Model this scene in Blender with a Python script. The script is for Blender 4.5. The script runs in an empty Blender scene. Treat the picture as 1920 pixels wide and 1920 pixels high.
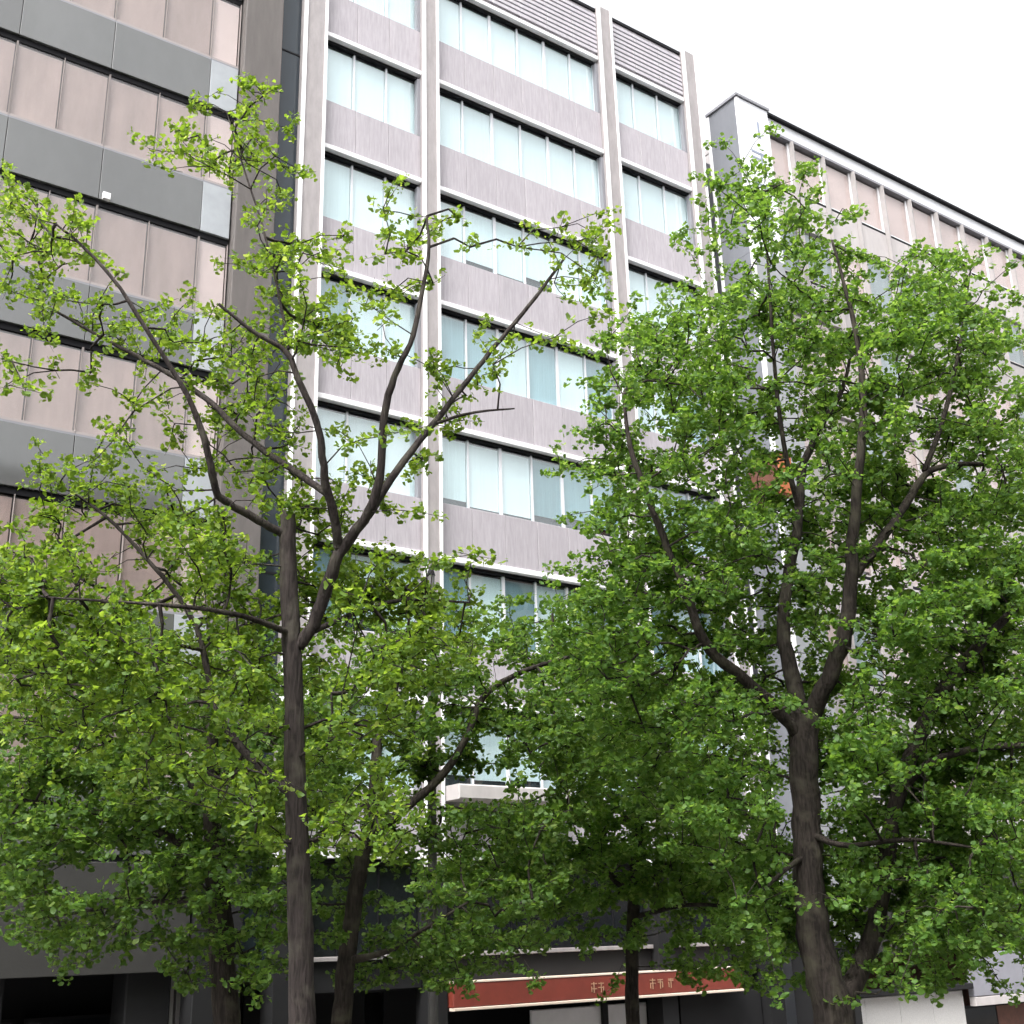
import bpy, math, random
import numpy as np
R = math.radians
random.seed(7)
rng = np.random.default_rng(11)
scene = bpy.context.scene
C = scene.collection

# ---------------------------------------------------------------- camera
EYE = 4.8                                  # raised viewpoint, metres above the street
F_PX, PITCH, ROLL, YAW = 2265.3, 0.33389, -0.02816, -0.6234
cam_d = bpy.data.cameras.new('camera')
cam = bpy.data.objects.new('camera', cam_d)
C.objects.link(cam)
cam_d.sensor_width = 36.0
cam_d.lens = F_PX / 1920.0 * 36.0
cam_d.clip_end = 3000
cp, sp, cr, sr = math.cos(PITCH), math.sin(PITCH), math.cos(ROLL), math.sin(ROLL)
from mathutils import Matrix, Vector, noise as mnoise
rx = Vector((cr, -sp * sr, cp * sr))
uy = Vector((-sr, -sp * cr, cp * cr))
fw = Vector((0, cp, sp))
m = Matrix.Identity(4)
for i in range(3):
    m[i][0], m[i][1], m[i][2] = rx[i], uy[i], -fw[i]
m[2][3] = EYE
cam.matrix_world = m
scene.camera = cam

# ---------------------------------------------------------------- sky, sun, exposure
SUN_EL, SUN_AZ = R(58), R(205)             # high, veiled sun behind the viewer
w = bpy.data.worlds.new('World')
scene.world = w
w.use_nodes = True
nt = w.node_tree
nt.nodes.clear()
sky = nt.nodes.new('ShaderNodeTexSky')
sky.sky_type = 'NISHITA'
sky.sun_disc = False
sky.sun_elevation = SUN_EL
sky.sun_rotation = SUN_AZ
sky.air_density = 1.0
sky.dust_density = 6.0
sky.ozone_density = 1.0
hs = nt.nodes.new('ShaderNodeHueSaturation')
hs.inputs['Saturation'].default_value = 0.10      # cloud cover takes the blue out
bg = nt.nodes.new('ShaderNodeBackground')
bg.inputs['Strength'].default_value = 0.15
wo = nt.nodes.new('ShaderNodeOutputWorld')
nt.links.new(sky.outputs[0], hs.inputs['Color'])
nt.links.new(hs.outputs[0], bg.inputs['Color'])
nt.links.new(bg.outputs[0], wo.inputs[0])
sd = bpy.data.lights.new('sun', 'SUN')
sd.energy = 0.7
sd.angle = R(14)
sd.color = (1.0, 0.97, 0.92)
sun = bpy.data.objects.new('sun', sd)
C.objects.link(sun)
dv = Vector((math.sin(SUN_AZ) * math.cos(SUN_EL), math.cos(SUN_AZ) * math.cos(SUN_EL), math.sin(SUN_EL)))
sun.rotation_euler = dv.to_track_quat('Z', 'Y').to_euler()
sun.location = (0, 0, 60)
vs = scene.view_settings
vs.view_transform = 'Standard'
vs.look = 'None'
vs.exposure = 1.8
vs.gamma = 1.0
scene.cycles.max_bounces = 6
scene.cycles.diffuse_bounces = 3
scene.cycles.use_adaptive_sampling = True
scene.cycles.adaptive_threshold = 0.04
scene.cycles.transparent_max_bounces = 12

# ---------------------------------------------------------------- helpers
def at(px, py, d):
    """point seen in the photograph at px, py (1920 px wide), d metres ahead of the viewer"""
    a, b = (px - 960) / F_PX, -(py - 960) / F_PX
    a, b = cr * a - sr * b, sr * a + cr * b
    v = np.array([a, cp - sp * b, sp + cp * b])
    return v * (d / v[1]) + np.array([0, 0, EYE])

TX = np.array([math.cos(YAW), -math.sin(YAW)])      # along the street front
NX = np.array([math.sin(YAW), math.cos(YAW)])       # away from the viewer, into the buildings
FRONT = 24.5

def tag(o, label, cat, group=None, kind=None):
    if label: o['label'] = label
    if cat: o['category'] = cat
    if group: o['group'] = group
    if kind: o['kind'] = kind
    return o

def empty(name, loc, rz=0):
    o = bpy.data.objects.new(name, None)
    C.objects.link(o)
    o.location = loc
    o.rotation_euler = (0, 0, rz)
    o.empty_display_size = 0.3
    return o

def link(name, me, parent=None, loc=(0, 0, 0)):
    o = bpy.data.objects.new(name, me)
    C.objects.link(o)
    o.parent = parent
    o.location = loc
    return o

def box_me(sx, sy, sz, mat, bev=0.0):
    """box with its lower front left corner at the origin; bev chamfers the front edges"""
    b = min(bev, sx * .3, sz * .3, sy * .8)
    if b <= 0:
        v = [(x, y, z) for z in (0, sz) for y in (0, sy) for x in (0, sx)]
        f = [(0, 2, 3, 1), (4, 5, 7, 6), (0, 1, 5, 4), (2, 6, 7, 3), (0, 4, 6, 2), (1, 3, 7, 5)]
    else:
        v = [(b, 0, b), (sx - b, 0, b), (sx - b, 0, sz - b), (b, 0, sz - b),
             (0, b, 0), (sx, b, 0), (sx, b, sz), (0, b, sz),
             (0, sy, 0), (sx, sy, 0), (sx, sy, sz), (0, sy, sz)]
        f = [(0, 1, 2, 3), (4, 5, 1, 0), (5, 6, 2, 1), (6, 7, 3, 2), (7, 4, 0, 3),
             (8, 9, 5, 4), (9, 10, 6, 5), (10, 11, 7, 6), (11, 8, 4, 7), (11, 10, 9, 8)]
    me = bpy.data.meshes.new('box')
    me.from_pydata(v, [], f)
    me.materials.append(mat)
    return me

_cache = {}
def box(name, parent, x, y, z, sx, sy, sz, mat, bev=0.0):
    k = (round(sx, 4), round(sy, 4), round(sz, 4), mat.name, bev)
    if k not in _cache:
        _cache[k] = box_me(sx, sy, sz, mat, bev)
    return link(name, _cache[k], parent, (x, y, z))

def mat(name, col, rough=0.6, spec=0.5, noise=0.0, scale=4.0, bump=0.0, bscale=40.0, stretch=(1, 1, 1), metal=0.0, col2=None, vary=0.0):
    mt = bpy.data.materials.new(name)
    mt.use_nodes = True
    n = mt.node_tree
    b = n.nodes['Principled BSDF']
    b.inputs['Base Color'].default_value = (*col, 1)
    b.inputs['Roughness'].default_value = rough
    b.inputs['Specular IOR Level'].default_value = spec
    b.inputs['Metallic'].default_value = metal
    tc = n.nodes.new('ShaderNodeTexCoord')
    geo = n.nodes.new('ShaderNodeNewGeometry')
    mp = n.nodes.new('ShaderNodeMapping')
    mp.inputs['Scale'].default_value = stretch
    n.links.new(geo.outputs['Position'], mp.inputs['Vector'])
    cur = None
    if noise > 0 or col2:
        nz = n.nodes.new('ShaderNodeTexNoise')
        nz.inputs['Scale'].default_value = scale
        nz.inputs['Detail'].default_value = 6
        nz.inputs['Roughness'].default_value = 0.65
        n.links.new(mp.outputs[0], nz.inputs['Vector'])
        rp = n.nodes.new('ShaderNodeValToRGB')
        rp.color_ramp.elements[0].position = 0.32
        rp.color_ramp.elements[1].position = 0.68
        lo = tuple(c * (1 - noise) for c in col)
        hi = col2 if col2 else tuple(min(1, c * (1 + noise)) for c in col)
        rp.color_ramp.elements[0].color = (*lo, 1)
        rp.color_ramp.elements[1].color = (*hi, 1)
        n.links.new(nz.outputs['Fac'], rp.inputs[0])
        cur = rp.outputs[0]
    if vary > 0:
        oi = n.nodes.new('ShaderNodeObjectInfo')
        mr = n.nodes.new('ShaderNodeMapRange')
        mr.inputs['To Min'].default_value = 1 - vary
        mr.inputs['To Max'].default_value = 1 + vary * .6
        n.links.new(oi.outputs['Random'], mr.inputs['Value'])
        h = n.nodes.new('ShaderNodeHueSaturation')
        if cur is None: h.inputs['Color'].default_value = (*col, 1)
        else: n.links.new(cur, h.inputs['Color'])
        n.links.new(mr.outputs[0], h.inputs['Value'])
        cur = h.outputs[0]
    if cur is not None:
        n.links.new(cur, b.inputs['Base Color'])
    if bump > 0:
        nb = n.nodes.new('ShaderNodeTexNoise')
        nb.inputs['Scale'].default_value = bscale
        nb.inputs['Detail'].default_value = 5
        n.links.new(mp.outputs[0], nb.inputs['Vector'])
        bp = n.nodes.new('ShaderNodeBump')
        bp.inputs['Strength'].default_value = bump
        bp.inputs['Distance'].default_value = 0.02
        n.links.new(nb.outputs['Fac'], bp.inputs['Height'])
        n.links.new(bp.outputs[0], b.inputs['Normal'])
    return mt

def glass(name, tint, ior=1.55, rough=0.02, wav=0.03):
    """thin architectural pane: fresnel reflection over tinted see-through"""
    mt = bpy.data.materials.new(name)
    mt.use_nodes = True
    n = mt.node_tree
    n.nodes.clear()
    o = n.nodes.new('ShaderNodeOutputMaterial')
    mx = n.nodes.new('ShaderNodeMixShader')
    lw = n.nodes.new('ShaderNodeLayerWeight'); lw.inputs['Blend'].default_value = .5
    pw = n.nodes.new('ShaderNodeMath'); pw.operation = 'POWER'; pw.inputs[1].default_value = 5
    fr = n.nodes.new('ShaderNodeMath'); fr.operation = 'MULTIPLY_ADD'
    f0 = 1.6 * ((ior - 1) / (ior + 1)) ** 2
    fr.inputs[1].default_value = 1 - f0; fr.inputs[2].default_value = f0
    n.links.new(lw.outputs['Facing'], pw.inputs[0]); n.links.new(pw.outputs[0], fr.inputs[0])
    gl = n.nodes.new('ShaderNodeBsdfGlossy'); gl.inputs['Roughness'].default_value = rough
    tr = n.nodes.new('ShaderNodeBsdfTransparent'); tr.inputs['Color'].default_value = (*tint, 1)
    geo = n.nodes.new('ShaderNodeNewGeometry')
    nz = n.nodes.new('ShaderNodeTexNoise'); nz.inputs['Scale'].default_value = 0.9; nz.inputs['Detail'].default_value = 1
    bp = n.nodes.new('ShaderNodeBump'); bp.inputs['Strength'].default_value = wav; bp.inputs['Distance'].default_value = 0.3
    n.links.new(geo.outputs['Position'], nz.inputs['Vector'])
    n.links.new(nz.outputs['Fac'], bp.inputs['Height'])
    n.links.new(bp.outputs[0], gl.inputs['Normal'])
    n.links.new(fr.outputs[0], mx.inputs[0])
    n.links.new(tr.outputs[0], mx.inputs[1])
    n.links.new(gl.outputs[0], mx.inputs[2])
    n.links.new(mx.outputs[0], o.inputs[0])
    return mt

M = {}
M['mauve'] = mat('mauve_tile_panel', (.36, .333, .357), .55, noise=.13, scale=3, bump=.25, bscale=14, stretch=(6, 6, .6), vary=.05)
M['louvre'] = mat('louvre_grey', (.42, .40, .43), .5, noise=.1, scale=6)
M['white_trim'] = mat('white_trim', (.80, .79, .80), .45, noise=.06, scale=2)
M['fin_core'] = mat('fin_stone', (.30, .275, .275), .6, noise=.12, scale=3, stretch=(2, 2, .6))
M['dark_metal'] = mat('dark_metal', (.008, .008, .010), .7, spec=.2)
M['jamb'] = mat('jamb_grey', (.20, .20, .22), .5)
M['alu'] = mat('aluminium_mullion', (.62, .63, .66), .4)
M['concrete'] = mat('pier_concrete', (.105, .093, .088), .75, noise=.14, scale=1.2, bump=.15, bscale=30, stretch=(3, 3, .5))
M['dark_glass'] = mat('dark_glass_strip', (.022, .030, .038), .12, spec=.45)
M['blueglass'] = mat('grey_blue_spandrel', (.095, .097, .096), .06, spec=1.0, bump=.05, bscale=.35, noise=.12, scale=.5, stretch=(1, 1, .5), vary=.12)
M['pink_bar'] = mat('pinkish_bar', (.30, .265, .255), .5)
M['end_panel'] = mat('end_panel', (.33, .35, .37), .3, noise=.08, scale=2, vary=.1)
M['r_pale'] = mat('pale_render', (.43, .40, .395), .6, noise=.1, scale=2, stretch=(1, 1, .4), vary=.05)
M['stone_r'] = mat('pale_stone', (.33, .31, .305), .6, noise=.08, scale=3)
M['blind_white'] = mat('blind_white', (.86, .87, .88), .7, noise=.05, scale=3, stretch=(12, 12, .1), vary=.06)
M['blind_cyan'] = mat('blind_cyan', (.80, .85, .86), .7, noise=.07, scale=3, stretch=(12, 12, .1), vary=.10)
M['blind_reflect_teal'] = mat('blind_reflect_teal', (.33, .45, .49), .7, noise=.12, scale=3, stretch=(12, 12, .1), vary=.2)  # darker reflections in the lower panes, painted as a teal blind colour
M['blind_reflect_pink'] = mat('blind_reflect_pink', (.37, .325, .312), .7, noise=.12, scale=.8, stretch=(2, 2, .5), vary=.10, col2=(.46, .395, .38))  # pinkish reflection of the opposite side, painted into the blind colour
M['blind_rose'] = mat('blind_rose', (.68, .62, .615), .7, noise=.08, scale=.8, vary=.08)
M['interior'] = mat('interior_dark', (.05, .055, .06), .8)
M['pane_clear'] = glass('pane_clear', (.925, .975, .98), 1.75)
M['pane_warm'] = glass('pane_warm', (.94, .915, .905), 1.55)
M['pane_dark'] = mat('ground_floor_glass', (.012, .014, .016), .08, spec=.5)
M['soffit'] = mat('soffit_shade_dark', (.014, .014, .015), .7, spec=.25)  # soffits, bases and ground-floor walls: street-level shade put into the near-black
M['grey_wall'] = mat('grey_render_shaded', (.026, .025, .023), .8, noise=.12, scale=1.5, bump=.1, bscale=20)  # grey wall darkened, tree shade put into its colour
M['granite'] = mat('speckled_granite', (.52, .51, .50), .5, noise=.12, scale=30, vary=.05)
M['red'] = mat('red_fascia', (.19, .035, .022), .5, noise=.15, scale=2)
M['cream'] = mat('cream_strip', (.72, .60, .50), .5)
M['letter'] = mat('dull_gold_letter', (.42, .24, .15), .5)
M['lav'] = mat('lavender_fascia', (.24, .24, .27), .5, noise=.08, scale=2)
M['brown'] = mat('brown_shop', (.10, .035, .02), .6, noise=.3, scale=3)
M['rust'] = mat('rust_orange', (.34, .10, .03), .6, noise=.2, scale=5)
M['slate'] = mat('tower_slate', (.15, .157, .175), .5, noise=.08, scale=1.2, stretch=(2, 2, .6))
M['slate_pale'] = mat('tower_pale_slate', (.27, .28, .29), .5, noise=.1, scale=2, vary=.05)
M['tower_white'] = mat('tower_white', (.74, .75, .78), .45, noise=.05, scale=2)
M['ink'] = mat('sign_ink', (.24, .27, .34), .5)
M['asphalt'] = mat('asphalt', (.05, .05, .052), .85, noise=.25, scale=2, bump=.3, bscale=90)
M['paving'] = mat('paving', (.24, .23, .22), .8, noise=.12, scale=2)
M['kerb'] = mat('kerb_stone', (.33, .32, .31), .8, noise=.12, scale=5)
M['soil'] = mat('soil', (.06, .045, .03), .9, noise=.3, scale=6, bump=.4)
M['line'] = mat('road_paint', (.72, .72, .70), .7, noise=.1, scale=8)
M['pole'] = mat('pole_grey', (.10, .095, .095), .55, noise=.15, scale=4)
M['beige'] = mat('beige_render', (.34, .28, .25), .7, noise=.1, scale=1)
M['rear'] = mat('plain_wall', (.35, .33, .33), .7, noise=.08, scale=1)

# bark: grey brown, fissured along the stem
def bark(name, c1, c2):
    mt = bpy.data.materials.new(name)
    mt.use_nodes = True
    n = mt.node_tree
    b = n.nodes['Principled BSDF']
    b.inputs['Roughness'].default_value = .9
    b.inputs['Specular IOR Level'].default_value = .2
    geo = n.nodes.new('ShaderNodeNewGeometry')
    mp = n.nodes.new('ShaderNodeMapping'); mp.inputs['Scale'].default_value = (14, 14, 2.2)
    nz = n.nodes.new('ShaderNodeTexNoise'); nz.inputs['Scale'].default_value = 2.0; nz.inputs['Detail'].default_value = 7; nz.inputs['Distortion'].default_value = .6
    rp = n.nodes.new('ShaderNodeValToRGB')
    rp.color_ramp.elements[0].position = .35; rp.color_ramp.elements[0].color = (*c1, 1)
    rp.color_ramp.elements[1].position = .68; rp.color_ramp.elements[1].color = (*c2, 1)
    bp = n.nodes.new('ShaderNodeBump'); bp.inputs['Strength'].default_value = .9; bp.inputs['Distance'].default_value = .03
    n.links.new(geo.outputs['Position'], mp.inputs[0])
    n.links.new(mp.outputs[0], nz.inputs['Vector'])
    n.links.new(nz.outputs['Fac'], rp.inputs[0])
    n2 = n.nodes.new('ShaderNodeTexNoise'); n2.inputs['Scale'].default_value = 3.5; n2.inputs['Detail'].default_value = 4
    r2 = n.nodes.new('ShaderNodeValToRGB')
    r2.color_ramp.elements[0].position = .5; r2.color_ramp.elements[1].position = .68
    mxr = n.nodes.new('ShaderNodeMix'); mxr.data_type = 'RGBA'
    mxr.inputs['B'].default_value = (c2[0] * 1.35, c2[1] * 1.5, c2[2] * 1.3, 1)      # lichen
    n.links.new(geo.outputs['Position'], n2.inputs['Vector'])
    n.links.new(n2.outputs['Fac'], r2.inputs[0])
    n.links.new(r2.outputs[0], mxr.inputs['Factor'])
    n.links.new(rp.outputs[0], mxr.inputs['A'])
    n.links.new(mxr.outputs['Result'], b.inputs['Base Color'])
    n.links.new(nz.outputs['Fac'], bp.inputs['Height'])
    n.links.new(bp.outputs[0], b.inputs['Normal'])
    return mt
M['bark'] = bark('bark_grey', (.016, .0125, .0115), (.047, .038, .0355))
M['bark_dark'] = bark('bark_dark', (.014, .011, .0095), (.046, .037, .032))

def leaf_mat(name, ramp, trans=.56):
    mt = bpy.data.materials.new(name)
    mt.use_nodes = True
    n = mt.node_tree
    n.nodes.clear()
    o = n.nodes.new('ShaderNodeOutputMaterial')
    geo = n.nodes.new('ShaderNodeNewGeometry')
    rp = n.nodes.new('ShaderNodeValToRGB')
    el = rp.color_ramp.elements
    while len(el) < len(ramp): el.new(.5)
    for e, (p, c) in zip(el, ramp):
        e.position = p; e.color = (*c, 1)
    n.links.new(geo.outputs['Random Per Island'], rp.inputs[0])
    pb = n.nodes.new('ShaderNodeBsdfPrincipled')
    pb.inputs['Roughness'].default_value = .5
    pb.inputs['Specular IOR Level'].default_value = .35
    tl = n.nodes.new('ShaderNodeBsdfTranslucent')
    hsn = n.nodes.new('ShaderNodeHueSaturation')
    hsn.inputs['Hue'].default_value = .474; hsn.inputs['Saturation'].default_value = 1.1; hsn.inputs['Value'].default_value = 1.8
    mx = n.nodes.new('ShaderNodeMixShader'); mx.inputs[0].default_value = trans
    n.links.new(rp.outputs[0], pb.inputs['Base Color'])
    n.links.new(rp.outputs[0], hsn.inputs['Color'])
    n.links.new(hsn.outputs[0], tl.inputs['Color'])
    n.links.new(pb.outputs[0], mx.inputs[1])
    n.links.new(tl.outputs[0], mx.inputs[2])
    n.links.new(mx.outputs[0], o.inputs[0])
    return mt
M['leaf_a'] = leaf_mat('leaf_yellow_green', [(0, (.072, .142, .020)), (.5, (.108, .196, .030)), (.92, (.152, .248, .044)), (1, (.235, .31, .085))])
M['leaf_b'] = leaf_mat('leaf_fresh_green', [(0, (.056, .128, .022)), (.5, (.084, .176, .032)), (.92, (.122, .228, .046)), (1, (.20, .29, .085))])
M['leaf_c'] = leaf_mat('leaf_mid_green', [(0, (.048, .108, .020)), (.5, (.074, .150, .028)), (.92, (.108, .196, .040)), (1, (.18, .26, .075))])

# ---------------------------------------------------------------- ground, roads, pavement
def strip(name, n0, n1, z, mt, u0=-70, u1=120, kind='structure', h=0):
    """a sheet (or a kerb of height h) running along the street between two distances from the viewer"""
    pts = [TX * u0 + NX * n0, TX * u1 + NX * n0, TX * u1 + NX * n1, TX * u0 + NX * n1]
    me = bpy.data.meshes.new(name)
    if h:
        v = [(*p, z) for p in pts] + [(*p, z + h) for p in pts]
        f = [(0, 3, 2, 1), (4, 5, 6, 7), (0, 1, 5, 4), (1, 2, 6, 5), (2, 3, 7, 6), (3, 0, 4, 7)]
    else:
        v = [(*p, z) for p in pts]; f = [(0, 1, 2, 3)]
    me.from_pydata(v, [], f)
    me.materials.append(mt)
    o = link(name, me)
    o['kind'] = kind
    return o
g = bpy.data.meshes.new('ground')
g.from_pydata([(-1500, -1500, -.02), (1500, -1500, -.02), (1500, 1500, -.02), (-1500, 1500, -.02)], [], [(0, 1, 2, 3)])
g.materials.append(M['asphalt'])
tag(link('ground', g), None, None, kind='structure')
strip('road', -12, 10.6, .0, M['asphalt'])
strip('side_road', 13.1, 17.2, .0, M['asphalt'])
strip('verge', 10.75, 12.95, .0, M['soil'], h=.12)
strip('kerb', 10.6, 10.75, .0, M['kerb'], h=.14)
strip('kerb', 12.95, 13.1, .0, M['kerb'], h=.14)
strip('kerb', 17.2, 17.35, .0, M['kerb'], h=.14)
strip('pavement', 17.35, 24.4, .0, M['paving'], h=.12)
strip('road_marking', 16.8, 16.92, .004, M['line'])
strip('road_marking', 10.1, 10.22, .004, M['line'])

# ---------------------------------------------------------------- the street front
def bld(name, u, label, cat='office building'):
    b = empty(name, (*(TX * u + NX * FRONT), 0), -YAW)
    return tag(b, label, cat)

ROW = [30.97 + .6 - 3.596 * i for i in range(8)]      # window heads of the floors, metres above the street
WH = 2.05                                             # window height

def window(parent, x, z, wd, ht, npan, pane, blinds, frame, wide=None, rec=.16, thick=.05, drop=(.9, 1.0)):
    """recessed window: outer frame, mullions, panes, blinds hung behind the glass"""
    w = box('window', parent, x, rec + .16, z, wd, .03, ht, M['interior'])      # dark room behind
    pw = wd / npan
    for k in range(npan):
        box('pane', w, k * pw + .02, -.13, .0 + .05, pw - .04, .008, ht - .10, pane)
        bm = random.choice(blinds)
        d = random.uniform(*drop) * (ht - .12)
        box('blind', w, k * pw + .03, -.07, ht - .06 - d, pw - .06, .01, d, bm)
    for k in range(npan + 1):
        t = thick * (1.7 if wide and k % wide == 0 else 1)
        xx = min(max(k * pw - t / 2, 0), wd - t)
        box('mullion', w, xx, -.16, .0, t, .08, ht, frame)
    box('sill', w, 0, -.17, -.005, wd, .10, .055, frame)
    return w

# --- middle building: mauve bands, white edged fins
mb = bld('office_building', 0, 'mauve banded office building with bright windows and white edged vertical fins')
FIN = [(11.12, 11.78), (14.82, 15.32), (21.56, 22.12), (25.35, 25.95)]
BAY = [(11.78, 14.82, 3, None), (15.32, 21.56, 6, 2), (22.12, 25.35, 3, None)]
TOP = 33.65
palette = [['blind_white'], ['blind_white', 'blind_white', 'blind_cyan'], ['blind_white', 'blind_cyan'], ['blind_cyan', 'blind_white', 'blind_reflect_teal'],
           ['blind_reflect_teal', 'blind_cyan', 'blind_reflect_teal'], ['blind_cyan', 'blind_white'], ['blind_reflect_teal', 'blind_cyan'], ['blind_reflect_teal']]
palette = [palette[0], palette[1], palette[2], ['blind_reflect_teal', 'blind_reflect_teal', 'blind_cyan'], ['blind_cyan', 'blind_white', 'blind_cyan', 'blind_reflect_teal'], ['blind_reflect_teal', 'blind_reflect_teal', 'blind_cyan'], ['blind_cyan', 'blind_white'], ['blind_reflect_teal']]
for bi, (u0, u1, npan, wide) in enumerate(BAY):
    wd = u1 - u0
    for r, zh in enumerate(ROW):
        zt = TOP - .12 if r == 0 else ROW[r - 1] - WH          # top of the band above this window
        npn = npan
        pw = wd / npn
        for k in range(npn):
            if r == 0:
                p = box('louvre_panel', mb, u0 + k * pw + .004, 0, zh + .14, pw - .008, .30, zt - zh - .14, M['mauve'], .01)
                ns = 9
                for j in range(ns):
                    box('louvre', p, 0, -.05, .12 + j * (zt - zh - .35) / ns, pw - .008, .03, .14, M['louvre'], .012)
            else:
                box('spandrel_panel', mb, u0 + k * pw + .004, 0, zh + .14, pw - .008, .30, zt - zh - .14, M['mauve'], .01)
        box('ledge', mb, u0, -.06, zh, wd, .36, .137, M['white_trim'], .01)
        box('window_head', mb, u0, .10, zh - .085, wd, .13, .082, M['dark_metal'])
        if r < 7:
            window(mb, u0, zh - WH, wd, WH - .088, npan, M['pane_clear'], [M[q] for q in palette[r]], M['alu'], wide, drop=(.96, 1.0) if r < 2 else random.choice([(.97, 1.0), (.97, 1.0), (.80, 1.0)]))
            box('jamb', mb, u1 - .10, -.002, zh - WH, .098, .16, WH - .135, M['jamb'])
for i, (u0, u1) in enumerate(FIN):
    wd = u1 - u0
    top = TOP + .05 if i < 3 else TOP + .02
    f = box('fin', mb, u0, -.18, 6.2, wd, .48, top - 6.2, M['fin_core'], .01)
    box('edge_strip', f, -.004, -.035, 0, .075, .10, top - 6.2 + .004, M['white_trim'])
    box('edge_strip', f, wd - .071, -.035, 0, .075, .10, top - 6.2 + .004, M['white_trim'])
    box('fin_base', mb, u0 + .02, -.28, 0, wd - .04, .58, 6.19, M['soffit'])  # lower fin in near-black, its shade painted in
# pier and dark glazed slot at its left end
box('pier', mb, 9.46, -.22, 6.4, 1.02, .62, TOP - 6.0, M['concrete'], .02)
box('pier_base', mb, 9.47, -.21, 0, 1.0, .6, 6.39, M['soffit'], .02)  # foot of the concrete pier, painted near-black for the shade there
box('slot_glass', mb, 10.49, .06, 4.2, .62, .10, TOP - 4.2, M['dark_glass'])
for r in range(-1, 8):
    zz = (ROW[r] if r >= 0 else ROW[0] + 3.6) - 1.0
    if zz < TOP: box('slot_bar', mb, 10.49, .045, zz, .62, .03, .05, M['dark_metal'])
box('coping', mb, 9.4, -.10, TOP, 1.72, .6, .10, M['dark_metal'])
for u0, u1, _, _ in BAY:
    box('coping', mb, u0, -.05, TOP - .117, u1 - u0, .5, .11, M['dark_metal'])
box('roof', mb, 9.47, .62, TOP - .3, 16.4, 15, .2, M['rear'])
box('rear_wall', mb, 9.47, 15.7, 0, 16.4, .3, TOP - .35, M['rear'])
box('side_wall', mb, 9.47, .62, 0, .3, 15, TOP - .35, M['rear'])
box('side_wall', mb, 25.6, .62, 0, .3, 15, TOP - .35, M['rear'])
# ground floor of the middle building
zr = ROW[7]
for u0, u1, npan, _ in BAY:
    wd = u1 - u0
    g2 = box('window', mb, u0, .25, zr - 2.0, wd, .06, 1.86, M['interior'])
    for k in range(npan):
        box('pane', g2, k * wd / npan + .02, -.05, .02, wd / npan - .04, .02, 1.82, M['pane_dark'])
        box('mullion', g2, k * wd / npan - .02 if k else 0, -.07, 0, .04, .06, 1.86, M['dark_metal'])
    box('ledge', mb, u0, -.10, zr - 2.10, wd, .45, .09, M['fin_core'], .01)
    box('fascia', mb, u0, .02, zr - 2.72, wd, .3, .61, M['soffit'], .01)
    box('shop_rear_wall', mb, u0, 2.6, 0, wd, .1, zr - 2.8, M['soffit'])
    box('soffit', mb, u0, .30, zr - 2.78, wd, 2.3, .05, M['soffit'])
ZF = EYE - 1.05
box('canopy', mb, 15.36, -.75, EYE + 2.9, 3.3, .74, .34, M['r_pale'], .03)
box('red_fascia', mb, 15.34, -.46, ZF - .50, 8.9, .475, .50, M['red'], .02)
box('fascia_line', mb, 15.34, -.47, ZF + .0, 8.9, .48, .03, M['cream'])
box('cream_strip', mb, 15.34, -.49, ZF - .57, 8.9, .20, .06, M['cream'], .01)
for k, (du, hh) in enumerate([(3.9, .20), (4.12, .12), (5.75, .2), (6.0, .10), (6.35, .12)]):
    lv, lf = [], []
    for (bx0, bz0, bw, bh) in [(0, .17, .17, .025), (0, .06 + .02 * k, .17, .022), (.07, -.02, .024, .2 + hh * .2), (.0 + .14 * (k % 2), 0, .022, .12)]:
        o_ = len(lv)
        lv += [(bx0 + a_ * bw, c_ * .012 - .001 * o_ / 8, bz0 + e_ * bh) for e_ in (0, 1) for c_ in (0, 1) for a_ in (0, 1)]
        lf += [tuple(o_ + i_ for i_ in q_) for q_ in ((0, 2, 3, 1), (4, 5, 7, 6), (0, 1, 5, 4), (2, 6, 7, 3), (0, 4, 6, 2), (1, 3, 7, 5))]
    lm_ = bpy.data.meshes.new('sign_letter'); lm_.from_pydata(lv, [], lf); lm_.materials.append(M['letter'])
    link('sign_letter', lm_, mb, (15.3 + du, -.475, ZF - .36))
box('shop_panel', mb, 18.05, .4, 1.0, 3.6, .06, ZF - .72 - 1.0, M['white_trim'], .02)
box('shop_panel_post', mb, 20.15, .3, .12, .16, .1, ZF - .7, M['soffit'])
box('entrance_wall', mb, 22.4, -.02, .12, 2.9, .3, ZF - .7, M['soffit'])

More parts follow.
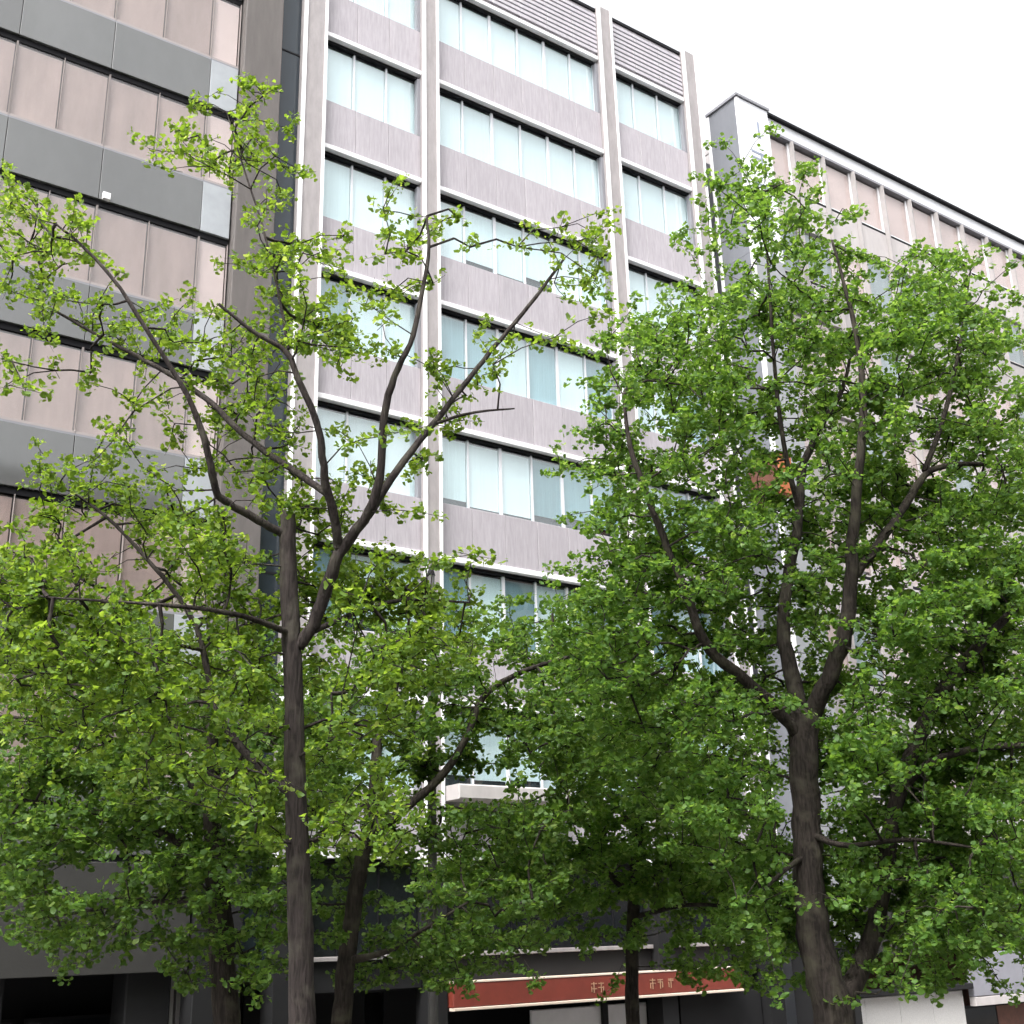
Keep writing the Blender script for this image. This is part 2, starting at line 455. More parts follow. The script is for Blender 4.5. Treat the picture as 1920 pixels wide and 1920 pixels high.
# --- left building: grey blue bands, pinkish windows
lb = bld('office_building', 0, 'office building with grey blue glass bands and pinkish beige windows beside the concrete pier')
U0, U1 = -9.6, 9.42
PW = 2.10
JT = [u for u in (6.28 + PW * k for k in range(-8, 3)) if U0 < u < U1 - .4]
edges = [U0] + [u for u in JT if u < 8.69 - .5] + [8.69, U1]
for r in range(-1, 8):
    zh = (ROW[r] if r >= 0 else ROW[0] + 3.596) - .11
    zlow = zh - WH
    zt = (ROW[r - 1] if r > 0 else (ROW[0] + 3.596 if r == 0 else 99)) - .11 - WH
    for k in range(len(edges) - 1):
        a, b = edges[k], edges[k + 1]
        wd = b - a - .012
        if wd < .05: continue
        last = k == len(edges) - 2
        if r >= 0:
            box('spandrel_panel', lb, a + .006, .0, zh + .13, wd, .3, zt - zh - .19, M['end_panel'] if last else M['blueglass'], .008)
        if r < 7:
            window(lb, a + .006, zlow, wd, WH - .02, 1 if last else 2, M['pane_warm'], [M['blind_rose']] if last else [M['blind_reflect_pink']], M['pink_bar'], None, rec=.03, thick=.010, drop=(.985, 1.0))
    if r >= 0:
        box('ledge', lb, U0, .07, zh - .02, U1 - U0, .23, .147, M['dark_metal'])
        box('joint', lb, U0, .02, zt - .055, U1 - U0, .26, .05, M['jamb'])
box('coping', lb, U0, -.03, ROW[0] + 3.6, U1 - U0, .5, .25, M['dark_metal'])
zb = EYE - .57
zq = ROW[7] - .11
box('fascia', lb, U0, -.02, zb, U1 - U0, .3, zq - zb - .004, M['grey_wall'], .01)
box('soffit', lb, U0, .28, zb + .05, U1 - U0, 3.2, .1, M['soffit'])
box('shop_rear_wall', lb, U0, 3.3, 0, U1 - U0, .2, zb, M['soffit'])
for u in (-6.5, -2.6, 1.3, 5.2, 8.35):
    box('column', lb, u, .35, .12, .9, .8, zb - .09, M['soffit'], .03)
for u in range(-9, 9, 2):
    f = box('shop_window', lb, u + .1, 2.6, .2, 1.8, .05, 3.2, M['dark_metal'])
    box('pane', f, .06, -.012, .06, 1.68, .02, 3.08, M['pane_dark'])
box('roof', lb, U0, .5, ROW[0] + 3.3, U1 - U0, 14, .2, M['rear'])
box('rear_wall', lb, U0, 14.6, 0, U1 - U0, .3, ROW[0] + 3.2, M['rear'])
box('side_wall', lb, U0, .5, 0, .3, 14, ROW[0] + 3.2, M['rear'])
box('side_wall', lb, U1 - .35, .5, 0, .3, 14, ROW[0] + 3.2, M['rear'])
box('lamp_box', lb, 6.35, -.10, ROW[3] + .02, .17, .12, .17, M['white_trim'], .01)

# --- right building: pale, closely set thin fins
rb = bld('office_building', 0, 'pale pinkish office building with closely set thin vertical fins and dark roof edge')
RU0, RU1 = 29.0, 62.0
RT = EYE + 28.0
RR = [EYE + 25.05 - 3.596 * i for i in range(7)]
fins = [30.72 + 1.71 * k for k in range(-2, 19)]
fins = [u for u in fins if u > RU0 + .3 and u < RU1]
box('coping', rb, RU0, -.18, RT - .10, RU1 - RU0, .6, .10, M['dark_metal'])
box('parapet', rb, RU0, -.04, RT - .62, RU1 - RU0, .4, .515, M['tower_white'], .01)
box('parapet_line', rb, RU0, -.07, RT - .74, RU1 - RU0, .4, .10, M['jamb'])
ed = [RU0] + fins + [RU1]
for k in range(len(ed) - 1):
    a, b = ed[k] + .03, ed[k + 1] - .03
    wd = b - a
    if wd < .2: continue
    window(rb, a, RR[0] + .12, wd, RT - .74 - RR[0] - .14, 1, M['pane_warm'], [M['blind_rose']], M['tower_white'], None, rec=.05, drop=(.97, 1.0))
    for i, z in enumerate(RR):
        zn = z - 3.596
        box('spandrel_panel', rb, a, .0, z - 1.4, wd, .3, 1.397, M['stone_r'] if i % 2 else M['r_pale'], .01)
        if i < 6:
            window(rb, a, zn + .12, wd, 2.06, 1, M['pane_warm'], [M['blind_rose'], M['blind_reflect_teal']], M['r_pale'], None, rec=.05, drop=(.9, 1.0))
for i, z in enumerate(RR):
    box('ledge', rb, RU0, .02, z, RU1 - RU0, .3, .115, M['dark_metal'])
for u in fins:
    box('fin', rb, u - .03, -.16, RR[6] - 1.4, .06, .40, RT - .76 - RR[6] + 1.4, M['stone_r'])
zs = RR[6] - 1.4
box('fascia', rb, RU0, .0, 3.86, RU1 - RU0, .3, zs - 3.864, M['grey_wall'])
for k in range(9):
    box('sign_panel', rb, 34.2 + k * 2.7, -.30, 2.55, 2.66, .2, 1.25, M['lav'], .02)
    box('sign_border', rb, 34.2 + k * 2.7, -.32, 2.28, 2.66, .22, .25, M['r_pale'], .01)
for k in range(4):
    box('wall_panel', rb, 27.9 + k * 1.52, -.05, .12, 1.51, .3, 2.62, M['granite'], .012)
box('canopy', rb, 27.9, -.35, 2.78, 6.25, .6, .16, M['soffit'], .02)
box('shop_rear_wall', rb, RU0, 2.5, 0, RU1 - RU0, .2, 3.8, M['brown'])
box('soffit', rb, RU0, .3, 3.80, RU1 - RU0, 2.2, .05, M['soffit'])
for k in range(7):
    f = box('shop_window', rb, 34.3 + k * 3.8, .35, .15, 3.6, .06, 2.1, M['dark_metal'])
    box('pane', f, .08, -.012, .08, 1.68, .02, 1.94, M['pane_dark'])
    box('pane', f, 1.84, -.012, .08, 1.68, .02, 1.94, M['brown'])
box('roof', rb, RU0, .5, RT - .4, RU1 - RU0, 14, .2, M['rear'])
box('rear_wall', rb, RU0, 14.6, 0, RU1 - RU0, .3, RT - .45, M['rear'])
box('side_wall', rb, RU0, .5, 0, .25, 14, RT - .45, M['rear'])
box('side_wall', rb, RU1 - .35, .5, 0, .3, 14, RT - .45, M['rear'])

# --- projecting sign tower between the middle and the right building
tw = bld('sign_tower', 26.42, 'narrow slate grey projecting tower with white lettered front between two office buildings', 'tower')
TZ = EYE + 26.55
TD, TWD = 1.42, 1.5
for k in range(9):
    z0 = 4.3 + k * (TZ - 4.3) / 9
    hh = (TZ - 4.3) / 9
    box('side_panel', tw, 0, -TD, z0, .12, TD - .02, hh - .012, M['slate'])
    box('front_panel', tw, .122, -TD - .02, z0, TWD - .122, .1, hh - .012, M['tower_white'] if k > 6 else M['slate_pale'], .008)
box('core', tw, .12, -TD + .085, 4.2, TWD - .125, TD - .11, TZ - 4.25, M['slate'])
box('cap', tw, -.06, -TD - .08, TZ, TWD + .12, TD + .06, .09, M['jamb'])
box('edge_strip', tw, -.03, -.12, 4.3, .03, .12, TZ - 4.32, M['white_trim'])
box('edge_strip', tw, -.006, -TD - .03, 4.3, .125, .1, TZ - 4.32, M['white_trim'])
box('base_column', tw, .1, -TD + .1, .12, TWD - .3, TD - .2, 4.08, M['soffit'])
box('link_wall', tw, -.42, .9, 0, 2.98, .3, TZ - 1.0, M['slate'])
rs = random.Random(5)
for k in range(7):                     # illegible vertical lettering
    zc = TZ - 1.2 - k * 1.25
    for (dx, dz, sx, sz) in [(0, .42, .62, .09), (.1, .0, .09, .5), (.42, .1, .09, .42), (0, .2 + rs.uniform(-.1, .1), .6, .08), (rs.uniform(0, .3), -.12, .34, .08)]:
        if rs.random() < .78:
            box('sign_stroke', tw, .48 + dx, -TD - .032, zc + dz, sx, .014, sz, M['ink'])

# --- slim pole at the pavement edge
pq = at(812, 1900, 22.4)
pl = empty('utility_pole', (pq[0], pq[1], .12))
tag(pl, 'slim dark grey utility pole on the pavement in front of a white edged fin', 'pole')
def ring_me(r0, r1, h, mt, sides=14):
    v = [(r * math.cos(2 * math.pi * k / sides), r * math.sin(2 * math.pi * k / sides), z) for r, z in ((r0, 0), (r1, h)) for k in range(sides)]
    f = [(k, (k + 1) % sides, sides + (k + 1) % sides, sides + k) for k in range(sides)] + [tuple(range(sides, 2 * sides)), tuple(reversed(range(sides)))]
    me = bpy.data.meshes.new('ring'); me.from_pydata(v, [], f); me.materials.append(mt)
    return me
link('shaft', ring_me(.095, .07, 11.2, M['pole']), pl)
link('cap', ring_me(.085, .05, .12, M['dark_metal']), pl, (0, 0, 11.2))
link('base_plate', ring_me(.19, .17, .10, M['dark_metal']), pl)
for zb_ in (2.4, 5.6, 9.8): link('band', ring_me(.108, .108, .08, M['dark_metal']), pl, (0, 0, zb_))

# --- small rust red projecting sign on the pale building
q = at(1478, 888, 30.5)
rsn = empty('projecting_sign', (q[0], q[1], q[2]), -YAW)
tag(rsn, 'small rust orange box sign projecting from pale building behind the foliage', 'sign')
off = FRONT - float(NX @ q[:2])
box('sign_body', rsn, -.35, 0, -.6, .55, 1.1, 1.15, M['rust'], .03)
box('side_face', rsn, -.37, .03, -.57, .018, 1.04, 1.09, M['brown'])
box('cap', rsn, -.38, -.03, .552, .61, 1.16, .05, M['dark_metal'])
box('bracket', rsn, -.1, 1.1, -.3, .06, max(.1, off - 1.1), .06, M['dark_metal'])
box('bracket', rsn, -.1, 1.1, .3, .06, max(.1, off - 1.1), .06, M['dark_metal'])

# --- unseen block added behind the viewer to shade the lower floors and their glass
shade_block = empty('office_building', (*(TX * 0 + NX * -26), 0), -YAW)
tag(shade_block, 'unseen beige office block with dark window bands, added across the wide street as shade', 'office building')
OU0, OU1, OH = -75.0, 95.0, 32.4  # height raised to darken the street level
for r in range(9):
    z = r * 3.6
    box('wall_band', shade_block, OU0, -12, z + 2.4, OU1 - OU0, 12, 1.2, M['beige'])
    box('window_band', shade_block, OU0, -11.8, z, OU1 - OU0, 11.6, 2.4, M['dark_glass'])
for k in range(35):
    box('column', shade_block, OU0 + k * 5, -.4, 0, .7, .45, OH, M['beige'], .02)
box('roof', shade_block, OU0 - .2, -12.2, OH, OU1 - OU0 + .4, 12.6, .5, M['rear'])
strip('pavement', -26, -12.2, .0, M['paving'], h=.12)

# ---------------------------------------------------------------- trees
def tube(name, pts, rad, mt, parent, sides=9, smooth_it=2, wob=0.0, lump=0.0):
    pts = np.array(pts, float); rad = np.array(rad, float)
    for _ in range(smooth_it):                        # corner cutting keeps both ends
        a = pts[:-1] * .75 + pts[1:] * .25; b = pts[:-1] * .25 + pts[1:] * .75
        ra = rad[:-1] * .75 + rad[1:] * .25; rb_ = rad[:-1] * .25 + rad[1:] * .75
        mid = np.empty((2 * len(a), 3)); mid[0::2] = a; mid[1::2] = b
        mr = np.empty(2 * len(a)); mr[0::2] = ra; mr[1::2] = rb_
        pts = np.vstack([pts[:1], mid, pts[-1:]]); rad = np.concatenate([rad[:1], mr, rad[-1:]])
    if wob:
        j = rng.normal(0, wob, pts.shape) * rad[:, None]; j[0] = 0; pts = pts + j
    n = len(pts)
    tg = np.gradient(pts, axis=0); tg /= np.linalg.norm(tg, axis=1)[:, None] + 1e-9
    up = np.array([0.31, 0.95, 0.05])
    x = np.cross(tg, up); x /= np.linalg.norm(x, axis=1)[:, None] + 1e-9
    y = np.cross(tg, x)
    an = np.linspace(0, 2 * np.pi, sides, endpoint=False)
    rr = rad[:, None] * (1 + rng.normal(0, lump, (n, sides)))
    V = pts[:, None] + rr[..., None] * (np.cos(an)[None, :, None] * x[:, None] + np.sin(an)[None, :, None] * y[:, None])
    V = V.reshape(-1, 3)
    F = []
    for i in range(n - 1):
        for k in range(sides):
            k2 = (k + 1) % sides
            F.append((i * sides + k, i * sides + k2, (i + 1) * sides + k2, (i + 1) * sides + k))
    F.append(tuple(range((n - 1) * sides, n * sides)))
    F.append(tuple(reversed(range(sides))))
    me = bpy.data.meshes.new(name)
    me.from_pydata(V.tolist(), [], F)
    me.materials.append(mt)
    me.polygons.foreach_set('use_smooth', [True] * len(me.polygons))
    link(name, me, parent)
    return pts, rad

def fast_mesh(name, V, T, mt, parent, smooth=False):
    me = bpy.data.meshes.new(name)
    me.vertices.add(len(V)); me.vertices.foreach_set('co', V.astype(np.float32).ravel())
    me.loops.add(T.size); me.loops.foreach_set('vertex_index', T.astype(np.int32).ravel())
    me.polygons.add(len(T))
    k = T.shape[1]
    me.polygons.foreach_set('loop_start', np.arange(0, T.size, k, dtype=np.int32))
    me.materials.append(mt)
    me.update(calc_edges=True)
    if smooth: me.polygons.foreach_set('use_smooth', [True] * len(T))
    return link(name, me, parent)

def unit(v):
    return v / (np.linalg.norm(v, axis=-1, keepdims=True) + 1e-9)

def leaves(name, Q, D, mt, parent, size, per, fine):
    """fan shaped leaves in rosettes: Q rosette centres, D shoot directions"""
    n = len(Q) * per
    q = np.repeat(Q, per, 0); d = np.repeat(D, per, 0)
    ax = unit(rng.normal(0, 1, (n, 3)) + d * .5 + np.array([0, 0, .25]))
    pet = rng.uniform(.02, .06, (n, 1)) * size / .065
    base = q + ax * pet
    ax2 = unit(ax + np.array([0, 0, -.35]) + rng.normal(0, .35, (n, 3)))      # blades nod on their stalks
    nrm = unit(np.array([0, 0, .9]) + rng.normal(0, .55, (n, 3)))
    sd_ = unit(np.cross(ax2, nrm))
    nr = np.cross(sd_, ax2)
    s = size * rng.uniform(.5, 1.3, (n, 1))
    if fine:
        ang = np.array([-58, -28, 0, 28, 58]); ln = np.array([.86, 1.0, .84, 1.0, .86]); cup = np.array([.18, .04, 0, .04, .18])
    else:
        ang = np.array([-55, -20, 20, 55]); ln = np.array([.88, 1.0, 1.0, .88]); cup = np.array([.15, 0, 0, .15])
    ang = np.radians(ang)
    vs_ = [base]
    for a, l, c in zip(ang, ln, cup):
        vs_.append(base + s * l * (np.cos(a) * ax2 + np.sin(a) * sd_) + s * c * nr)
    k = len(vs_)
    V = np.stack(vs_, 1).reshape(-1, 3)
    o = np.arange(n)[:, None] * k
    T = np.concatenate([o + np.array([[0, i, i + 1]]) for i in range(1, k - 1)], 1).reshape(-1, 3)
    return fast_mesh(name, V, T, mt, parent)

def twig_mesh(name, segs, mt, parent):
    """segs: list of (p0, p1, r0, r1); three sided thin shoots"""
    P0 = np.array([s[0] for s in segs]); P1 = np.array([s[1] for s in segs])
    r0 = np.array([s[2] for s in segs])[:, None]; r1 = np.array([s[3] for s in segs])[:, None]
    t = unit(P1 - P0); x = unit(np.cross(t, np.array([.3, .2, .93]))); y = np.cross(t, x)
    n = len(segs); S = 4
    vs_ = []
    for P, r in ((P0, r0), (P1, r1)):
        for k in range(S):
            a = 2 * math.pi * k / S
            vs_.append(P + r * (math.cos(a) * x + math.sin(a) * y))
    V = np.stack(vs_, 1).reshape(-1, 3)
    o = np.arange(n)[:, None] * 2 * S
    T = np.concatenate([o + np.array([[k, (k + 1) % S, S + (k + 1) % S, S + k]]) for k in range(S)], 1).reshape(-1, 4)
    return fast_mesh(name, V, T, mt, parent, True)

def tree(name, label, depth, trunk, limbs, grid, leafm, barkm, size=.07, thick=1.6, dens=1.0, fine=True, per=6, twlen=.42, group='ginkgo trees along the street', axis=None, show=.85, flat=.8):
    """trunk, limbs: photograph points (x, y, width px, depth offset). grid: row -> (first column, digits) of foliage cover."""
    def P(p): return at(p[0], p[1], depth + (p[3] if len(p) > 3 else 0))
    def Rr(p): return .5 * p[2] * (depth * 1.04) / F_PX
    b0 = P(trunk[0])
    base = np.array([b0[0], b0[1], .12])
    root = empty(name, tuple(base))
    tag(root, label, 'tree', group)
    tr = [base - base, np.array([0, 0, max(.3, (b0[2] - .12) * .12)]), np.array([0, 0, (b0[2] - .12) * .5])] + [P(p) - base for p in trunk]
    r0 = Rr(trunk[0])
    rad = [.86 * q_ for q_ in [r0 * 1.55, r0 * 1.2, r0 * 1.08] + [Rr(p) for p in trunk]]
    pt, _ = tube('trunk', tr, rad, barkm, root, 12, 2, .05, .04)
    nodes = []
    hi = [p for p in pt if p[2] > (b0[2] - .12) * .9]
    nodes += hi
    for lm in limbs:
        pp, rr = [P(p) - base for p in lm], [Rr(p) * .8 for p in lm]
        a, _ = tube('limb', pp, rr, barkm, root, 8, 2, .10, .05)
        nodes += list(a[1:])
    nodes = np.array(nodes)
    # foliage clumps from the cover grid
    cell = 80.0
    seed_ = depth * 3.7
    ax = axis if axis is not None else trunk[-1][0]
    cl = []
    wood = []                                          # stems the foliage mostly stands behind
    for ln_ in [trunk] + limbs:
        for p, q_ in zip(ln_[:-1], ln_[1:]):
            if max(p[2], q_[2]) < 9: continue
            for f_ in (0, .34, .67):
                wood.append([p[j] * (1 - f_) + q_[j] * f_ for j in (0, 1)] + [(p[3] if len(p) > 3 else 0), ln_ is trunk])
    wood = np.array(wood)
    for row, (c0, digs) in grid.items():
        for k, ch in enumerate(digs):
            c = int(ch)
            if c == 0: continue
            cov = min(c, 8.6) / 9.0
            m_ = cell * depth * 1.06 / F_PX
            nl = -math.log(1 - cov) * m_ * m_ / (.50 * size * size) * dens * 2.3
            nt_ = rng.poisson(nl / (per * twlen / .055))
            nt_ = int(nt_ * 1.75)
            for _ in range(nt_):
                x = (c0 + k + rng.uniform(-.1, 1.1)) * cell; y = (row + rng.uniform(-.1, 1.1)) * cell
                half = thick * math.sqrt(max(.15, 1 - ((x - ax) / 900.0) ** 2))
                off_ = rng.uniform(-1, 1) * half
                dw = np.hypot(wood[:, 0] - x, wood[:, 1] - y)
                j_ = int(np.argmin(dw))
                if dw[j_] < 60 and rng.random() < (.93 if wood[j_, 3] and show > .4 else show):
                    off_ = max(off_, wood[j_, 2] + rng.uniform(.35, .9))
                pp_ = at(x, y, depth + off_)
                tier = mnoise.noise(Vector((pp_[0] * .85 + seed_, pp_[1] * .85, pp_[2] * 1.9)))
                tier += .5 * mnoise.noise(Vector((pp_[0] * 2.1, pp_[1] * 2.1 + seed_, pp_[2] * 4.2)))
                if rng.random() > 1 / (1 + math.exp(-(tier + .06) * 8.5)): continue
                cl.append(pp_ - base)
    cl = np.array(cl)
    # attach each clump to the nearest wood, growing outward
    order = np.argsort(np.min(np.linalg.norm(cl[:, None] - nodes[None], axis=2), axis=1))
    allp = np.zeros((len(nodes) + len(cl), 3)); allp[:len(nodes)] = nodes
    cost = np.zeros(len(allp)); par = -np.ones(len(allp), int); n = len(nodes); n0 = n
    for i in order:
        d = cl[i] - allp[:n]
        L = np.linalg.norm(d, axis=1)
        sc = L + .25 * cost[:n] + .35 * np.clip(-d[:, 2], 0, None)
        sc[L < .12] += 1
        j = int(np.argmin(sc))
        allp[n] = cl[i]; par[n] = j; cost[n] = cost[j] + L[j]; n += 1
    load = np.ones(n)
    for i in range(n - 1, n0 - 1, -1):
        if par[i] >= n0: load[par[i]] += load[i]
    segs, Q, D = [], [], []
    for i in range(n0, n):
        a, b = allp[par[i]], allp[i]
        L = np.linalg.norm(b - a)
        r = min(.004 * math.sqrt(load[i]) + .002, .02)
        mid = (a + b) / 2 + rng.normal(0, .07 * L, 3) + np.array([0, 0, .04 * L])
        segs.append((a, mid, r * 1.25, r)); segs.append((mid, b, r, r * .8))
        out = np.array([b[0], b[1], 0]) / (np.linalg.norm(b[:2]) + .3)
        t = unit(unit(b - a) * .45 + rng.normal(0, .45, 3) * np.array([1, 1, .6]) + out * flat + np.array([0, 0, .30 - .42 * flat]))
        ln = twlen * rng.uniform(.7, 1.35)
        s0 = b - t * ln * .35; s1 = b + t * ln * .65 + np.array([0, 0, -.05 * ln])
        segs.append((s0, s1, .0045, .002))
        k = max(3, int(ln / .055))
        tt = (np.arange(k) + rng.uniform(0, 1, k)) / k
        Q.append(s0 + (s1 - s0) * tt[:, None] + rng.normal(0, 1, (k, 3)) * np.array([.05, .05, .03])); D.append(np.repeat(t[None], k, 0))
        if L > .5:                                     # spurs with leaves along longer shoots
            k = int(L / .16)
            tt = rng.uniform(.25, 1, k)
            Q.append(a + (b - a) * tt[:, None] + rng.normal(0, .03, (k, 3))); D.append(np.repeat(unit(b - a)[None], k, 0))
    twig_mesh('twigs', segs, barkm, root)['kind'] = 'stuff'
    cr_ = leaves('crown', np.vstack(Q), np.vstack(D), leafm, root, size, per, fine)
    cr_['kind'] = 'stuff'
    print('TREE', name, 'clumps', len(cl), 'leaves', len(cr_.data.polygons) // (4 if fine else 3))
    return root

# near tree in front of the pier
gridA = {1: (5, '11'), 2: (4, '242'), 3: (3, '1443'), 4: (0, '2000012001'), 5: (0, '44100042023033'),
         6: (0, '33233254032144'), 7: (0, '17335666420231'), 8: (0, '1124155341341'), 9: (0, '011126311120'),
         10: (0, '0242345132'), 11: (0, '0442235431'), 12: (0, '12245555210'), 13: (0, '88646767773'), 14: (0, '88875766774'),
         15: (0, '57777666653'), 16: (0, '2467765654'), 17: (0, '2335555543'), 18: (3, '2344444'), 19: (6, '2332')}
trunkA = [(567, 1920, 52), (562, 1720, 48), (555, 1500, 45), (550, 1300, 41), (546, 1190, 40), (541, 1080, 38), (539, 962, 33)]
limbsA = [
    [(560, 1215, 30), (592, 1165, 32), (612, 1105, 30, -.1), (636, 1030, 28, -.2), (690, 970, 24, -.3), (715, 890, 22, -.4), (720, 770, 19, -.5), (742, 695, 16, -.6), (772, 640, 14, -.6), (790, 560, 12, -.5), (806, 470, 9, -.4), (800, 405, 6, -.3)],
    [(690, 968, 20, -.3), (738, 890, 19, -.1), (790, 822, 17, .2), (842, 758, 15, .4), (900, 682, 13, .6), (960, 612, 12, .8), (1012, 548, 10, .9), (1058, 485, 7, 1.0)],
    [(815, 795, 9, .3), (880, 773, 8, .2), (965, 766, 4, .1)],
    [(634, 1030, 24, -.2), (626, 960, 22, -.4), (608, 900, 20, -.6), (603, 830, 18, -.7), (588, 770, 16, -.8), (556, 705, 15, -.9), (540, 655, 13, -.9), (480, 628, 10, -1.0), (410, 570, 7, -1.1)],
    [(612, 925, 17, -.5), (560, 888, 16, -.2), (498, 848, 16, .1), (440, 800, 16, .4), (395, 752, 15, .6), (330, 708, 14, .8), (262, 670, 12, .9), (200, 638, 10, 1.0), (130, 598, 8, 1.1), (55, 555, 5, 1.2)],
    [(538, 1005, 20), (490, 978, 19, -.2), (440, 952, 18, -.4), (404, 928, 18, -.6), (394, 866, 16, -.8), (376, 800, 15, -.9), (352, 738, 13, -1.0), (298, 655, 11, -1.1), (232, 548, 9, -1.2), (172, 475, 8, -1.2), (105, 420, 5, -1.2)],
    [(545, 1485, 26), (490, 1440, 22, .2), (440, 1392, 20, .4), (402, 1330, 18, .6), (388, 1250, 16, .7), (368, 1170, 14, .8), (328, 1108, 12, .9), (268, 1040, 11, 1.0), (210, 975, 9, 1.1), (140, 925, 6, 1.2)],
    [(541, 655, 8, -.9), (525, 560, 7, -.7), (495, 430, 6, -.5), (455, 310, 5, -.4), (425, 210, 3, -.3)],
    [(545, 1190, 16), (480, 1160, 13, -.5), (380, 1140, 10, -.9), (250, 1130, 7, -1.1), (90, 1120, 4, -1.2)],
    [(575, 1190, 14), (660, 1150, 12, .5), (760, 1120, 9, .8), (880, 1130, 5, 1.0)],
]
tree('ginkgo_tree', 'open crowned ginkgo tree with slim grey trunk in front of the concrete pier', 13.0, trunkA, limbsA, gridA, M['leaf_a'], M['bark'], size=.052, thick=1.5, dens=1.25, twlen=.34, show=.82, flat=.35)

# second near tree, in front of the sign tower
gridB = {3: (17, '2'), 4: (16, '264'), 5: (16, '2554'), 6: (16, '46764662'), 7: (14, '2677876885'), 8: (14, '5887588884'), 9: (14, '6688688776'),
         10: (13, '36665478468'), 11: (13, '27667788778'), 12: (13, '17788788788'), 13: (13, '59888677899'), 14: (13, '79978578999'), 15: (13, '77778458999'),
         16: (14, '7776588899'), 17: (14, '6777388899'), 18: (15, '676368999'), 19: (16, '75578999'), 20: (17, '8678999'), 21: (17, '8898998'), 22: (18, '357642'), 23: (19, '121')}
trunkB = [(1567, 1925, 84), (1552, 1860, 74), (1522, 1740, 64), (1514, 1620, 60), (1510, 1500, 57), (1507, 1400, 60), (1510, 1335, 60)]
limbsB = [
    [(1505, 1385, 30), (1445, 1318, 27, -.2), (1382, 1262, 25, -.4), (1322, 1215, 23, -.6), (1296, 1140, 20, -.8), (1270, 1070, 18, -.9), (1240, 1000, 16, -1.0), (1207, 910, 14, -1.1), (1182, 850, 12, -1.1), (1168, 740, 7, -1.1)],
    [(1502, 1345, 40), (1476, 1235, 34, .2), (1466, 1150, 30, .4), (1480, 1060, 27, .5), (1500, 960, 23, .6), (1502, 880, 20, .7), (1532, 808, 16, .8), (1582, 735, 11, .9), (1600, 640, 7, .9)],
    [(1518, 1345, 44), (1558, 1262, 38, -.3), (1588, 1180, 34, -.5), (1596, 1080, 30, -.6), (1600, 980, 26, -.7), (1612, 880, 22, -.8), (1622, 740, 17, -.8), (1602, 600, 11, -.7), (1560, 450, 6, -.6)],
    [(1596, 1085, 24, -.6), (1655, 1012, 22, -.3), (1705, 935, 20, 0), (1735, 882, 17, .2), (1795, 868, 13, .3), (1875, 873, 8, .4)],
    [(1733, 884, 15, .2), (1772, 780, 12, .5), (1800, 650, 8, .7), (1815, 540, 5, .8)],
    [(1500, 960, 14, .6), (1470, 850, 12, .3), (1452, 700, 10, .1), (1442, 520, 7, 0), (1428, 360, 4, -.1)],
    [(1562, 1895, 60), (1605, 1835, 44, .2), (1645, 1745, 40, .4), (1660, 1620, 38, .5), (1680, 1500, 37, .6), (1722, 1372, 34, .6), (1772, 1282, 30, .5), (1842, 1200, 24, .4), (1935, 1110, 16, .3)],
    [(1682, 1490, 22, .6), (1742, 1424, 18, .3), (1830, 1402, 16, 0), (1940, 1396, 13, -.3)],
    [(1512, 1560, 16), (1580, 1590, 12, -.6), (1700, 1570, 9, -1.0), (1830, 1590, 5, -1.3)],
    [(1512, 1600, 14), (1460, 1640, 10, -.6), (1420, 1680, 6, -.9)],
]
tree('ginkgo_tree', 'dense ginkgo tree with dark forked trunk in front of the slate sign tower', 17.8, trunkB, limbsB, gridB, M['leaf_b'], M['bark_dark'], size=.060, thick=2.4, dens=1.25, fine=False, twlen=.42, show=.82)

# back row, close to the buildings
gridD = {14: (0, '2443100'), 15: (0, '4665443'), 16: (0, '57886655'), 17: (0, '78998776'), 18: (0, '88988877'), 19: (0, '88788876'), 20: (0, '7547765'), 21: (0, '3565554'), 22: (0, '0212332')}
trunkD = [(428, 1925, 54), (416, 1780, 50), (404, 1620, 46), (398, 1500, 40), (392, 1380, 33), (385, 1260, 22)]
limbsD = [
    [(400, 1520, 24), (330, 1440, 20, .3), (220, 1390, 15, .5), (90, 1350, 9, .6), (-30, 1340, 5, .6)],
    [(404, 1610, 24), (300, 1560, 20, -.4), (180, 1520, 14, -.7), (40, 1500, 8, -.9)],
    [(408, 1680, 18), (320, 1690, 13, .2), (200, 1700, 8, .3), (100, 1720, 5, .4)],
    [(398, 1480, 20), (450, 1420, 16, -.4), (510, 1370, 9, -.6)],
]
tree('ginkgo_tree', 'ginkgo with thick dark trunk under the grey blue banded building', 19.0, trunkD, limbsD, gridD, M['leaf_c'], M['bark_dark'], size=.068, thick=2.0, dens=1.35, fine=False, twlen=.5, show=.2)

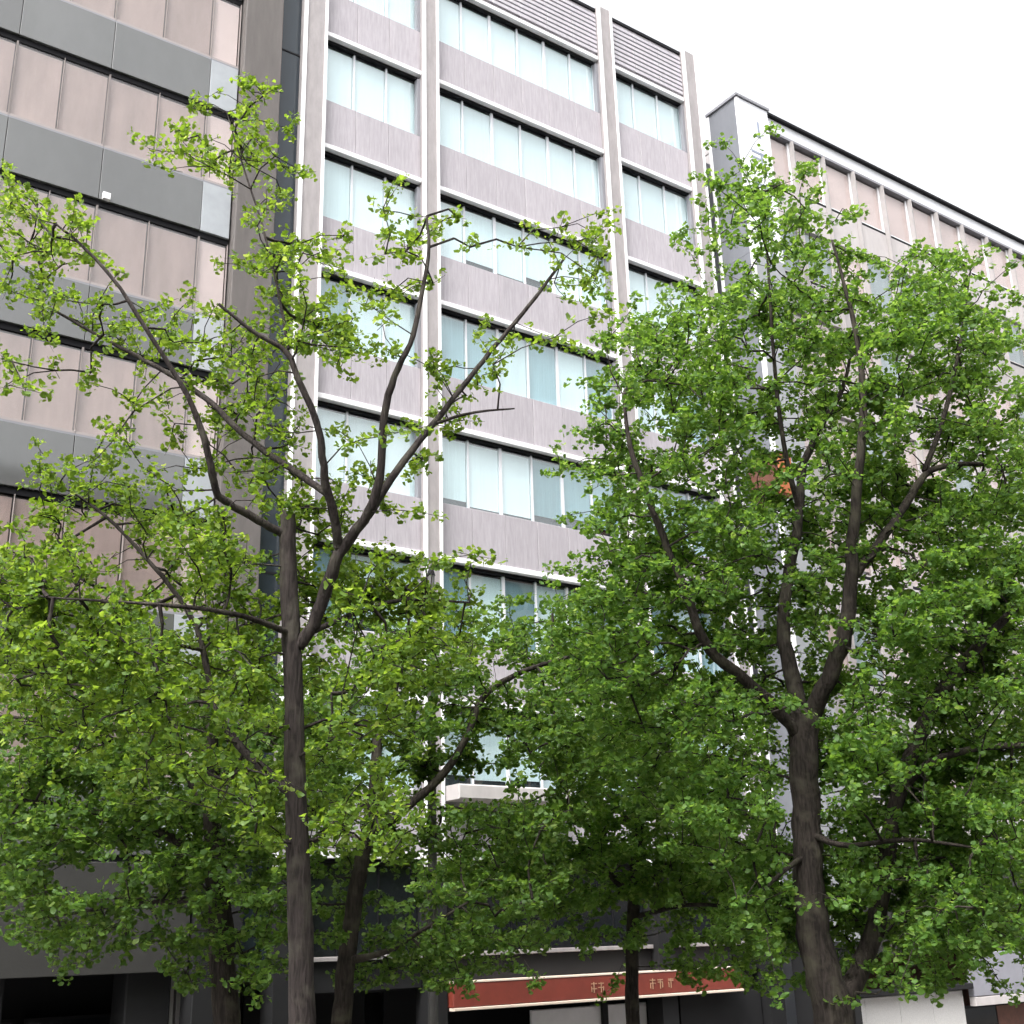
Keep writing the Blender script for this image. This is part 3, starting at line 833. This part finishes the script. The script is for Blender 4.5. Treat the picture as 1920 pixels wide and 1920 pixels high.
gridC = {14: (8, '3444443'), 15: (7, '56777774'), 16: (6, '467777777'), 17: (6, '667777777'), 18: (6, '56641127'), 19: (6, '5654567'), 20: (6, '4433247'), 21: (7, '455665'), 22: (7, '446631')}
trunkC = [(640, 1925, 40), (646, 1840, 37), (656, 1750, 34), (668, 1660, 32), (690, 1565, 30), (704, 1480, 25), (708, 1375, 20)]
limbsC = [
    [(690, 1570, 25), (745, 1528, 23, .3), (800, 1482, 21, .5), (850, 1432, 19, .7), (880, 1370, 17, .8), (906, 1300, 15, .9), (962, 1266, 13, 1.0), (1032, 1240, 11, 1.0), (1155, 1208, 6, 1.1)],
    [(1034, 1244, 10, 1.0), (1036, 1195, 9, 1.0), (1036, 1145, 6, 1.0)],
    [(708, 1380, 15), (738, 1345, 13, -.3), (745, 1260, 10, -.5), (770, 1150, 5, -.6)],
    [(708, 1378, 15), (680, 1352, 11, -.2), (640, 1345, 7, -.3)],
    [(650, 1800, 18), (720, 1790, 12, -.4), (800, 1740, 8, -.8), (880, 1690, 5, -1.0)],
]
tree('ginkgo_tree', 'young leaning ginkgo with a long forked limb beside the slim grey trunk', 21.0, trunkC, limbsC, gridC, M['leaf_c'], M['bark_dark'], size=.070, thick=1.8, dens=1.15, fine=False, twlen=.45, axis=880, show=.85)

gridE = {15: (13, '676'), 16: (12, '677777'), 17: (12, '588888'), 18: (13, '58888'), 19: (11, '7899999'), 20: (10, '68889999'), 21: (11, '6655678'), 22: (11, '1001266')}
trunkE = [(1186, 1925, 27), (1186, 1820, 26), (1186, 1740, 25), (1190, 1640, 23), (1200, 1500, 19), (1212, 1350, 12), (1216, 1250, 7)]
limbsE = [
    [(1187, 1680, 16), (1120, 1620, 13, -.4), (1030, 1580, 9, -.8), (920, 1570, 5, -1.1)],
    [(1188, 1660, 16), (1270, 1610, 13, .4), (1350, 1580, 9, .7), (1440, 1600, 5, 1.0)],
    [(1195, 1560, 14), (1130, 1480, 10, .4), (1060, 1420, 6, .8)],
    [(1197, 1540, 14), (1290, 1450, 10, -.5), (1370, 1390, 6, -.9)],
    [(1187, 1720, 12), (1300, 1690, 8, -.8), (1420, 1710, 5, -1.3)],
]
tree('ginkgo_tree', 'slender ginkgo with very thin straight trunk before the red shop fascia', 24.6, trunkE, limbsE, gridE, M['leaf_b'], M['bark_dark'], size=.076, thick=2.2, dens=1.0, fine=False, twlen=.5, show=.1)
